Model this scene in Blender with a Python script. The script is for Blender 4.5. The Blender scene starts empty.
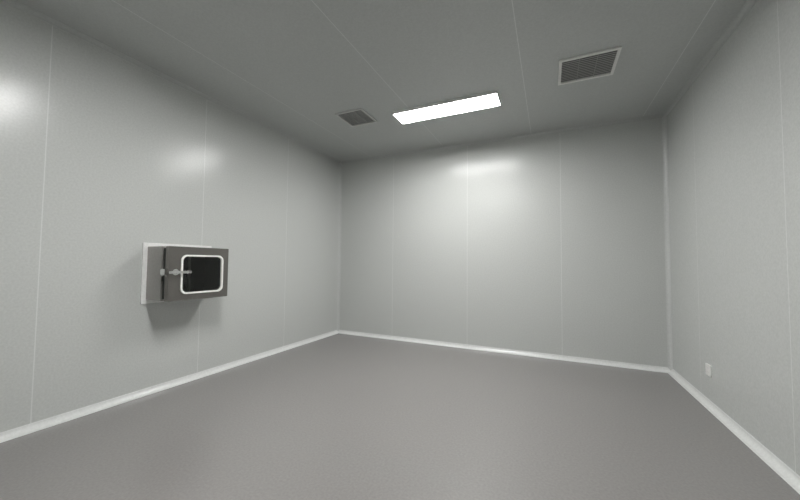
import bpy, bmesh, math
from mathutils import Matrix, Vector
S=bpy.context.scene
S.view_settings.view_transform='Standard'
W,D,H=4.303,4.7,2.8
T=0.1
# ---------------------------------------------------------------- materials
def newmat(name):
    m=bpy.data.materials.new(name); m.use_nodes=True
    nt=m.node_tree; return m,nt,nt.nodes['Principled BSDF']
def noise_bump(nt,b,scale,strength,dist=0.002,scale2=None,dist2=0.004):
    N=nt.nodes;L=nt.links
    tc=N.new('ShaderNodeTexCoord');n=N.new('ShaderNodeTexNoise');n.inputs['Scale'].default_value=scale
    n.inputs['Detail'].default_value=2
    L.new(tc.outputs['Object'],n.inputs['Vector'])
    bp=N.new('ShaderNodeBump');bp.inputs['Strength'].default_value=strength;bp.inputs['Distance'].default_value=dist
    L.new(n.outputs['Fac'],bp.inputs['Height'])
    if scale2:
        n2=N.new('ShaderNodeTexNoise');n2.inputs['Scale'].default_value=scale2
        L.new(tc.outputs['Object'],n2.inputs['Vector'])
        b2=N.new('ShaderNodeBump');b2.inputs['Strength'].default_value=strength;b2.inputs['Distance'].default_value=dist2
        L.new(n2.outputs['Fac'],b2.inputs['Height']);L.new(b2.outputs['Normal'],bp.inputs['Normal'])
    L.new(bp.outputs['Normal'],b.inputs['Normal'])
    return tc,n
def panel_mat(name,col,seamcol,axis,seams,rough=0.24,hw=0.003,scale=78,spec=0.4,mixf=.6,bump=.42):
    m,nt,b=newmat(name);N=nt.nodes;L=nt.links
    tc,n=noise_bump(nt,b,scale,bump,0.0011,2.0,0.004)
    b.inputs['Roughness'].default_value=rough
    b.inputs['Specular IOR Level'].default_value=spec
    sep=N.new('ShaderNodeSeparateXYZ');L.new(tc.outputs['Object'],sep.inputs[0])
    prev=None
    for s in seams:
        c=N.new('ShaderNodeMath');c.operation='COMPARE'
        L.new(sep.outputs[axis],c.inputs[0]);c.inputs[1].default_value=s;c.inputs[2].default_value=hw
        if prev:
            a=N.new('ShaderNodeMath');a.operation='MAXIMUM'
            L.new(prev,a.inputs[0]);L.new(c.outputs[0],a.inputs[1]);prev=a.outputs[0]
        else: prev=c.outputs[0]
    a=N.new('ShaderNodeMath');a.operation='MULTIPLY';L.new(prev,a.inputs[0]);a.inputs[1].default_value=mixf;prev=a.outputs[0]
    ramp=N.new('ShaderNodeValToRGB');L.new(n.outputs['Fac'],ramp.inputs[0])
    ramp.color_ramp.elements[0].position=.3;ramp.color_ramp.elements[1].position=.7
    ramp.color_ramp.elements[0].color=(*[c*.95 for c in col],1);ramp.color_ramp.elements[1].color=(*[c*1.05 for c in col],1)
    mx=N.new('ShaderNodeMix');mx.data_type='RGBA'
    L.new(prev,mx.inputs[0]);L.new(ramp.outputs[0],mx.inputs[6]);mx.inputs[7].default_value=(*seamcol,1)
    L.new(mx.outputs[2],b.inputs['Base Color'])
    return m
WC=(0.54,0.553,0.538);SC=(0.78,0.79,0.78)
m_left=panel_mat('panel_left',WC,SC,1,[-1.18,-2.31,-3.43],mixf=.45)
m_back=panel_mat('panel_back',WC,SC,0,[0.98,2.11,3.26],mixf=.45)
m_right=panel_mat('panel_right',WC,SC,1,[-0.74,-1.92,-3.1],mixf=.45)
m_front=panel_mat('panel_front',WC,SC,0,[1.0,2.1,3.2])
CC=(0.46,0.473,0.463)
m_ceil=panel_mat('panel_ceiling',CC,(0.75,0.76,0.75),0,[0.6,1.77,2.93,4.09],rough=.35,mixf=.5,bump=.25)
def simple(name,col,rough=.4,metal=0,scale=60,st=.15,spec=.5,var=.06):
    m,nt,b=newmat(name)
    tc,n=noise_bump(nt,b,scale,st,.001)
    r=nt.nodes.new('ShaderNodeValToRGB');nt.links.new(n.outputs['Fac'],r.inputs[0])
    r.color_ramp.elements[0].position=.25;r.color_ramp.elements[1].position=.75
    r.color_ramp.elements[0].color=(*[c*(1-var) for c in col],1);r.color_ramp.elements[1].color=(*[min(1,c*(1+var)) for c in col],1)
    nt.links.new(r.outputs[0],b.inputs['Base Color'])
    b.inputs['Roughness'].default_value=rough;b.inputs['Metallic'].default_value=metal
    b.inputs['Specular IOR Level'].default_value=spec
    return m
m_floor=simple('epoxy_floor',(0.24,0.231,0.225),.2,0,75,.22,.85,.08)
m_white=simple('white_cove_profile',(0.72,0.73,0.72),.22)
m_cove=simple('grey_cove_profile',(0.57,0.58,0.57),.25)
m_ccove=simple('ceiling_cove_profile',CC,.4)
m_frame=simple('white_frame',(0.8,0.8,0.79),.4)
m_ventframe=simple('pale_grey_vent_frame',(0.55,0.55,0.54),.4)
m_ventwhite=simple('white_vent_frame',(0.72,0.72,0.7),.4)
m_sidepanel=simple('powder_coated_steel',(0.36,0.35,0.335),.28,.6)
m_steel=simple('brushed_dark_steel',(0.20,0.19,0.178),.27,.7)
m_inner=simple('dark_interior_shade',(0.04,0.043,0.04),.4,.2)  # shade of the deep chamber and door gap put into near-black colour
m_gasket=simple('white_gasket',(0.85,0.85,0.82),.5)
m_chrome=simple('chrome',(0.8,0.8,0.8),.18,1,20,.02)
m_grille=simple('grille_grey',(0.38,0.38,0.37),.5)
m_dark=simple('duct_shade_dark',(0.15,0.15,0.15),.8)
m_plastic=simple('white_plastic',(0.75,0.75,0.73),.35)
m_slot=simple('socket_slot_grey',(0.4,0.4,0.4),.6)
m_glass,nt,b=newmat('dark_glass')
b.inputs['Base Color'].default_value=(.5,.53,.51,1);b.inputs['Roughness'].default_value=.05
b.inputs['Transmission Weight'].default_value=1.0;b.inputs['IOR'].default_value=1.45
def led(name,s):
    m,nt,b=newmat(name)
    b.inputs['Base Color'].default_value=(.9,.9,.9,1)
    b.inputs['Emission Color'].default_value=(1,.995,.98,1);b.inputs['Emission Strength'].default_value=s
    return m
# ---------------------------------------------------------------- mesh helpers
def mk(name,bm,mat,smooth=False):
    me=bpy.data.meshes.new(name);bmesh.ops.recalc_face_normals(bm,faces=bm.faces[:])
    bm.to_mesh(me);bm.free()
    if smooth:
        for p in me.polygons:p.use_smooth=True
    o=bpy.data.objects.new(name,me);S.collection.objects.link(o)
    me.materials.append(mat);return o
def addbox(bm,a,b,bev=0):
    r=bmesh.ops.create_cube(bm,size=1)
    for v in r['verts']:
        v.co=Vector([(a[i]+b[i])/2+v.co[i]*(b[i]-a[i]) for i in range(3)])
    if bev:
        es={e for v in r['verts'] for e in v.link_edges}
        bmesh.ops.bevel(bm,geom=list(es),offset=bev,segments=2,affect='EDGES')
def box(name,a,b,mat,bev=0):
    bm=bmesh.new();addbox(bm,a,b,bev);return mk(name,bm,mat)
def prism(bm,outline,fn,depth0,depth1):
    lo=[bm.verts.new(fn(u,v,depth0)) for u,v in outline];hi=[bm.verts.new(fn(u,v,depth1)) for u,v in outline]
    n=len(outline)
    for i in range(n): bm.faces.new([lo[i],lo[(i+1)%n],hi[(i+1)%n],hi[i]])
    bm.faces.new(lo);bm.faces.new(hi[::-1])
def ring(bm,outer,inner,fn,d0,d1):
    n=len(outer)
    V=[[bm.verts.new(fn(u,v,d)) for u,v in L] for L,d in((outer,d0),(inner,d0),(inner,d1),(outer,d1))]
    for k in range(4):
        A=V[k];B=V[(k+1)%4]
        for i in range(n): bm.faces.new([A[i],A[(i+1)%n],B[(i+1)%n],B[i]])
def rrect(cu,cv,w,h,r,seg=6):
    o=[]
    for sx,sy,a0 in((1,1,0),(-1,1,90),(-1,-1,180),(1,-1,270)):
        for k in range(seg+1):
            a=math.radians(a0+90*k/seg)
            o.append((cu+sx*(w/2-r)+r*math.cos(a),cv+sy*(h/2-r)+r*math.sin(a)))
    return o
def cyl(bm,p,q,r,seg=16,r2=None):
    p=Vector(p);q=Vector(q);d=q-p
    M=Matrix.Translation((p+q)/2)@d.to_track_quat('Z','Y').to_matrix().to_4x4()
    bmesh.ops.create_cone(bm,cap_ends=True,segments=seg,radius1=r,radius2=r if r2 is None else r2,depth=d.length,matrix=M)
def structure(o): o['kind']='structure';return o
def parent(c,p):
    c.parent=p;c.matrix_parent_inverse=p.matrix_world.inverted() 
def empty(name,loc,label,cat):
    e=bpy.data.objects.new(name,None);e.empty_display_size=.05;e.location=loc
    S.collection.objects.link(e);e['label']=label;e['category']=cat
    e.matrix_world=Matrix.Translation(loc);return e
# ---------------------------------------------------------------- shell
structure(box('floor',(-T,-D-T,-T),(W+T,T,0),m_floor))
structure(box('ceiling',(-T,-D-T,H),(W+T,T,H+T),m_ceil))
structure(box('wall_left',(-T,-D,0),(0,0,H),m_left))
structure(box('wall_right',(W,-D,0),(W+T,0,H),m_right))
structure(box('wall_back',(-T,0,0),(W+T,T,H),m_back))
structure(box('wall_front',(-T,-D-T,0),(W+T,-D,H),m_front))
def cove_profile(R,lip=.004):
    pts=[(0,0),(R+.006,0),(R+.006,lip*.6),(R,lip)]
    for k in range(1,8):
        a=math.radians(90*k/8)
        pts.append((R-(R-lip)*math.sin(a),R-(R-lip)*math.cos(a)))
    pts+=[(lip,R),(lip*.6,R+.006),(0,R+.006)]
    return pts
def cove(name,fn,l0,l1,mat,R=.042):
    bm=bmesh.new();prism(bm,cove_profile(R),fn,l0,l1);structure(mk(name,bm,mat))
cove('baseboard_left',lambda u,v,w:(u,w,v),-D,0,m_white)
cove('baseboard_right',lambda u,v,w:(W-u,w,v),-D,0,m_white)
cove('baseboard_back',lambda u,v,w:(w,-u,v),0,W,m_white)
cove('baseboard_front',lambda u,v,w:(w,-D+u,v),0,W,m_white)
cove('trim_1',lambda u,v,w:(u,-v,w),0,H,m_cove,.03)
cove('trim_2',lambda u,v,w:(W-u,-v,w),0,H,m_cove,.03)
cove('trim_3',lambda u,v,w:(u,w,H-v),-D,0,m_ccove,.03)
cove('trim_4',lambda u,v,w:(W-u,w,H-v),-D,0,m_ccove,.03)
cove('trim_5',lambda u,v,w:(w,-u,H-v),0,W,m_ccove,.03)
# ---------------------------------------------------------------- ceiling lights
def light(cx,cy,label,mled,w=1.12,d=.275):
    e=empty('ceiling_light',(cx,cy,H),label,'ceiling light')
    fn=lambda u,v,z:(u,v,z)
    bm=bmesh.new();ring(bm,rrect(cx,cy,w,d,.012,3),rrect(cx,cy,w-.016,d-.016,.004,3),fn,H-.03,H)
    f=mk('frame',bm,m_frame);parent(f,e)
    bm=bmesh.new();prism(bm,rrect(cx,cy,w-.016,d-.016,.004,3),fn,H-.012,H-.002)
    g=mk('diffuser',bm,mled);parent(g,e);g['label']='glowing white diffuser'
    return e
light(2.13,-1.12,'long white LED panel light glowing on grey ceiling',led('led_diffuser',54))
light(2.13,-3.2,'long white LED panel light glowing on grey ceiling',led('led_diffuser_bright',66))
# ---------------------------------------------------------------- vents
def vent(cx,cy,w,d,label,fm,t=.022):
    e=empty('ceiling_vent',(cx,cy,H),label,'air vent')
    fn=lambda u,v,z:(u,v,z)
    bm=bmesh.new()
    ring(bm,rrect(cx,cy,w,d,.004,2),rrect(cx,cy,w-2*t,d-2*t,.002,2),fn,H-.014,H)
    f=mk('frame',bm,fm);parent(f,e)
    bm=bmesh.new();iw=w-2*t;idd=d-2*t;n=13
    for k in range(n):
        y=cy-idd/2+idd*(k+.5)/n
        p=[(y-.009,H-.007),(y-.009,H-.009),(y+.009,H-.005),(y+.009,H-.003)]
        prism(bm,p,lambda u,v,x:(x,u,v),cx-iw/2,cx+iw/2)
    for k in (1,2):
        x=cx-iw/2+iw*k/3
        addbox(bm,(x-.002,cy-idd/2,H-.010),(x+.002,cy+idd/2,H-.004))
    g=mk('grille',bm,m_grille);parent(g,e);g['label']='grey slatted grille'
    b_=box('duct_shade_sheet',(cx-iw/2,cy-idd/2,H-.002),(cx+iw/2,cy+idd/2,H),m_dark);parent(b_,e)  # thin sheet below the ceiling, coloured dark as the shade inside the duct
vent(1.135,-1.30,.35,.36,'square grey slatted air vent set in ceiling',m_ventframe)
vent(3.43,-1.33,.43,.39,'larger white framed slatted air vent in ceiling',m_ventwhite)
# ---------------------------------------------------------------- pass box
y0,y1,z0,z1,xf=-2.79,-2.25,.80,1.255,.30
e=empty('pass_box',(0,(y0+y1)/2,z0),'grey steel pass box with windowed door on wall','pass box')
fx=lambda y,z,x:(x,y,z)
cyy,czz=(y0+y1)/2,(z0+z1)/2;w=y1-y0;h=z1-z0
bm=bmesh.new();ring(bm,rrect(cyy,czz,w+.07,h+.065,.006,2),rrect(cyy,czz,w-.004,h-.004,.004,2),fx,0,.012)
f=mk('flange',bm,m_frame);parent(f,e);f['label']='white mounting flange'
bm=bmesh.new()
ring(bm,rrect(cyy,czz,w,h,.006,2),rrect(cyy,czz,w-.05,h-.05,.02,2),fx,0,xf-.085)
body=mk('body',bm,m_sidepanel);parent(body,e)
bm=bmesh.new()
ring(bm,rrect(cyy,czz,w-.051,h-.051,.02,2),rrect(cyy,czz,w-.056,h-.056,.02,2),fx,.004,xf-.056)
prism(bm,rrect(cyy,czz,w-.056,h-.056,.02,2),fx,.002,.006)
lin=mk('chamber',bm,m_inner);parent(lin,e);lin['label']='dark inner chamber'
bm=bmesh.new()
addbox(bm,(.03,cyy+.06,z0+.03),(.045,cyy+.08,z1-.03))
g=mk('inner_rail',bm,m_sidepanel);parent(g,e)
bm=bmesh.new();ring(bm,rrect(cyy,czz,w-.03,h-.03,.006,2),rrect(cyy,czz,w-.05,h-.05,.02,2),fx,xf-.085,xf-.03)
g=mk('door_gap_shade',bm,m_inner);parent(g,e)  # inset ring in dark colour, painting the shaded gap behind the door
wy,wz,ww,wh=-2.50,1.02,.385,.335
bm=bmesh.new();ring(bm,rrect(cyy,czz,w,h,.006,6),rrect(wy,wz,ww,wh,.05,6),fx,xf-.03,xf+.012)
door=mk('door',bm,m_steel);parent(door,e);door['label']='dark brushed steel door with rounded window'
bm=bmesh.new();ring(bm,rrect(wy,wz,ww,wh,.05,8),rrect(wy,wz,ww-.028,wh-.028,.04,8),fx,xf+.002,xf+.022)
g=mk('window_gasket',bm,m_gasket);parent(g,door);g['label']='white rounded gasket'
bm=bmesh.new();prism(bm,rrect(wy,wz,ww-.02,wh-.02,.042,8),fx,xf-.002,xf+.003)
g=mk('window_glass',bm,m_glass);parent(g,door)
bm=bmesh.new();hz=1.04;hy=-2.735
cyl(bm,(xf+.012,hy,hz),(xf+.018,hy,hz),.026)
cyl(bm,(xf+.018,hy,hz),(xf+.055,hy,hz),.014)
addbox(bm,(xf+.045,hy-.07,hz-.010),(xf+.056,hy+.085,hz+.010),.003)
cyl(bm,(xf+.0505,hy+.08,hz),(xf+.0505,hy+.105,hz),.014)
g=mk('handle',bm,m_chrome);parent(g,door);g['label']='chrome lever latch'
for zz in(z0+.05,z1-.10): 
    bm=bmesh.new();cyl(bm,(xf-.035,y1+.006,zz),(xf-.035,y1+.006,zz+.05),.006)
    g=mk('hinge',bm,m_steel);parent(g,door)
bm=bmesh.new();addbox(bm,(xf-.075,y0-.014,hz-.026),(xf-.015,y0+.004,hz+.026),.003)
g=mk('latch_keeper',bm,m_chrome);parent(g,e)
# ---------------------------------------------------------------- socket
e=empty('wall_socket',(W,-.925,.29),'small white plastic power socket on grey wall','socket')
fr=lambda y,z,x:(W-x,y,z)
bm=bmesh.new();prism(bm,rrect(-.915,.29,.095,.09,.006,4),fr,0,.009)
g=mk('plate',bm,m_plastic);parent(g,e)
bm=bmesh.new()
for dy,dz in((-.010,.012),(.010,.012),(0,-.018),(-.012,-.014),(.012,-.014)):
    addbox(bm,(W-.0094,-.915+dy-.001,.29+dz-.003),(W-.009,-.915+dy+.001,.29+dz+.003))
g=mk('slots',bm,m_slot);parent(g,e)
# ---------------------------------------------------------------- world + camera
wd=bpy.data.worlds.new('World');S.world=wd;wd.use_nodes=True
wd.node_tree.nodes['Background'].inputs[0].default_value=(.02,.02,.02,1)
yaw,pitch,roll=-0.4336,0.0409,0.0099
f=Vector((math.sin(yaw)*math.cos(pitch),math.cos(yaw)*math.cos(pitch),math.sin(pitch)))
r=Vector((math.cos(yaw),-math.sin(yaw),0));u=r.cross(f)
R=r*math.cos(roll)+u*math.sin(roll);U=-r*math.sin(roll)+u*math.cos(roll)
cam=bpy.data.cameras.new('Camera');co=bpy.data.objects.new('Camera',cam);S.collection.objects.link(co)
M=Matrix(((R.x,U.x,-f.x,3.1342),(R.y,U.y,-f.y,-4.3969),(R.z,U.z,-f.z,1.1324),(0,0,0,1)))
co.matrix_world=M
cam.sensor_width=36;cam.lens=323.8942/800*36;cam.clip_start=.02
S.camera=co
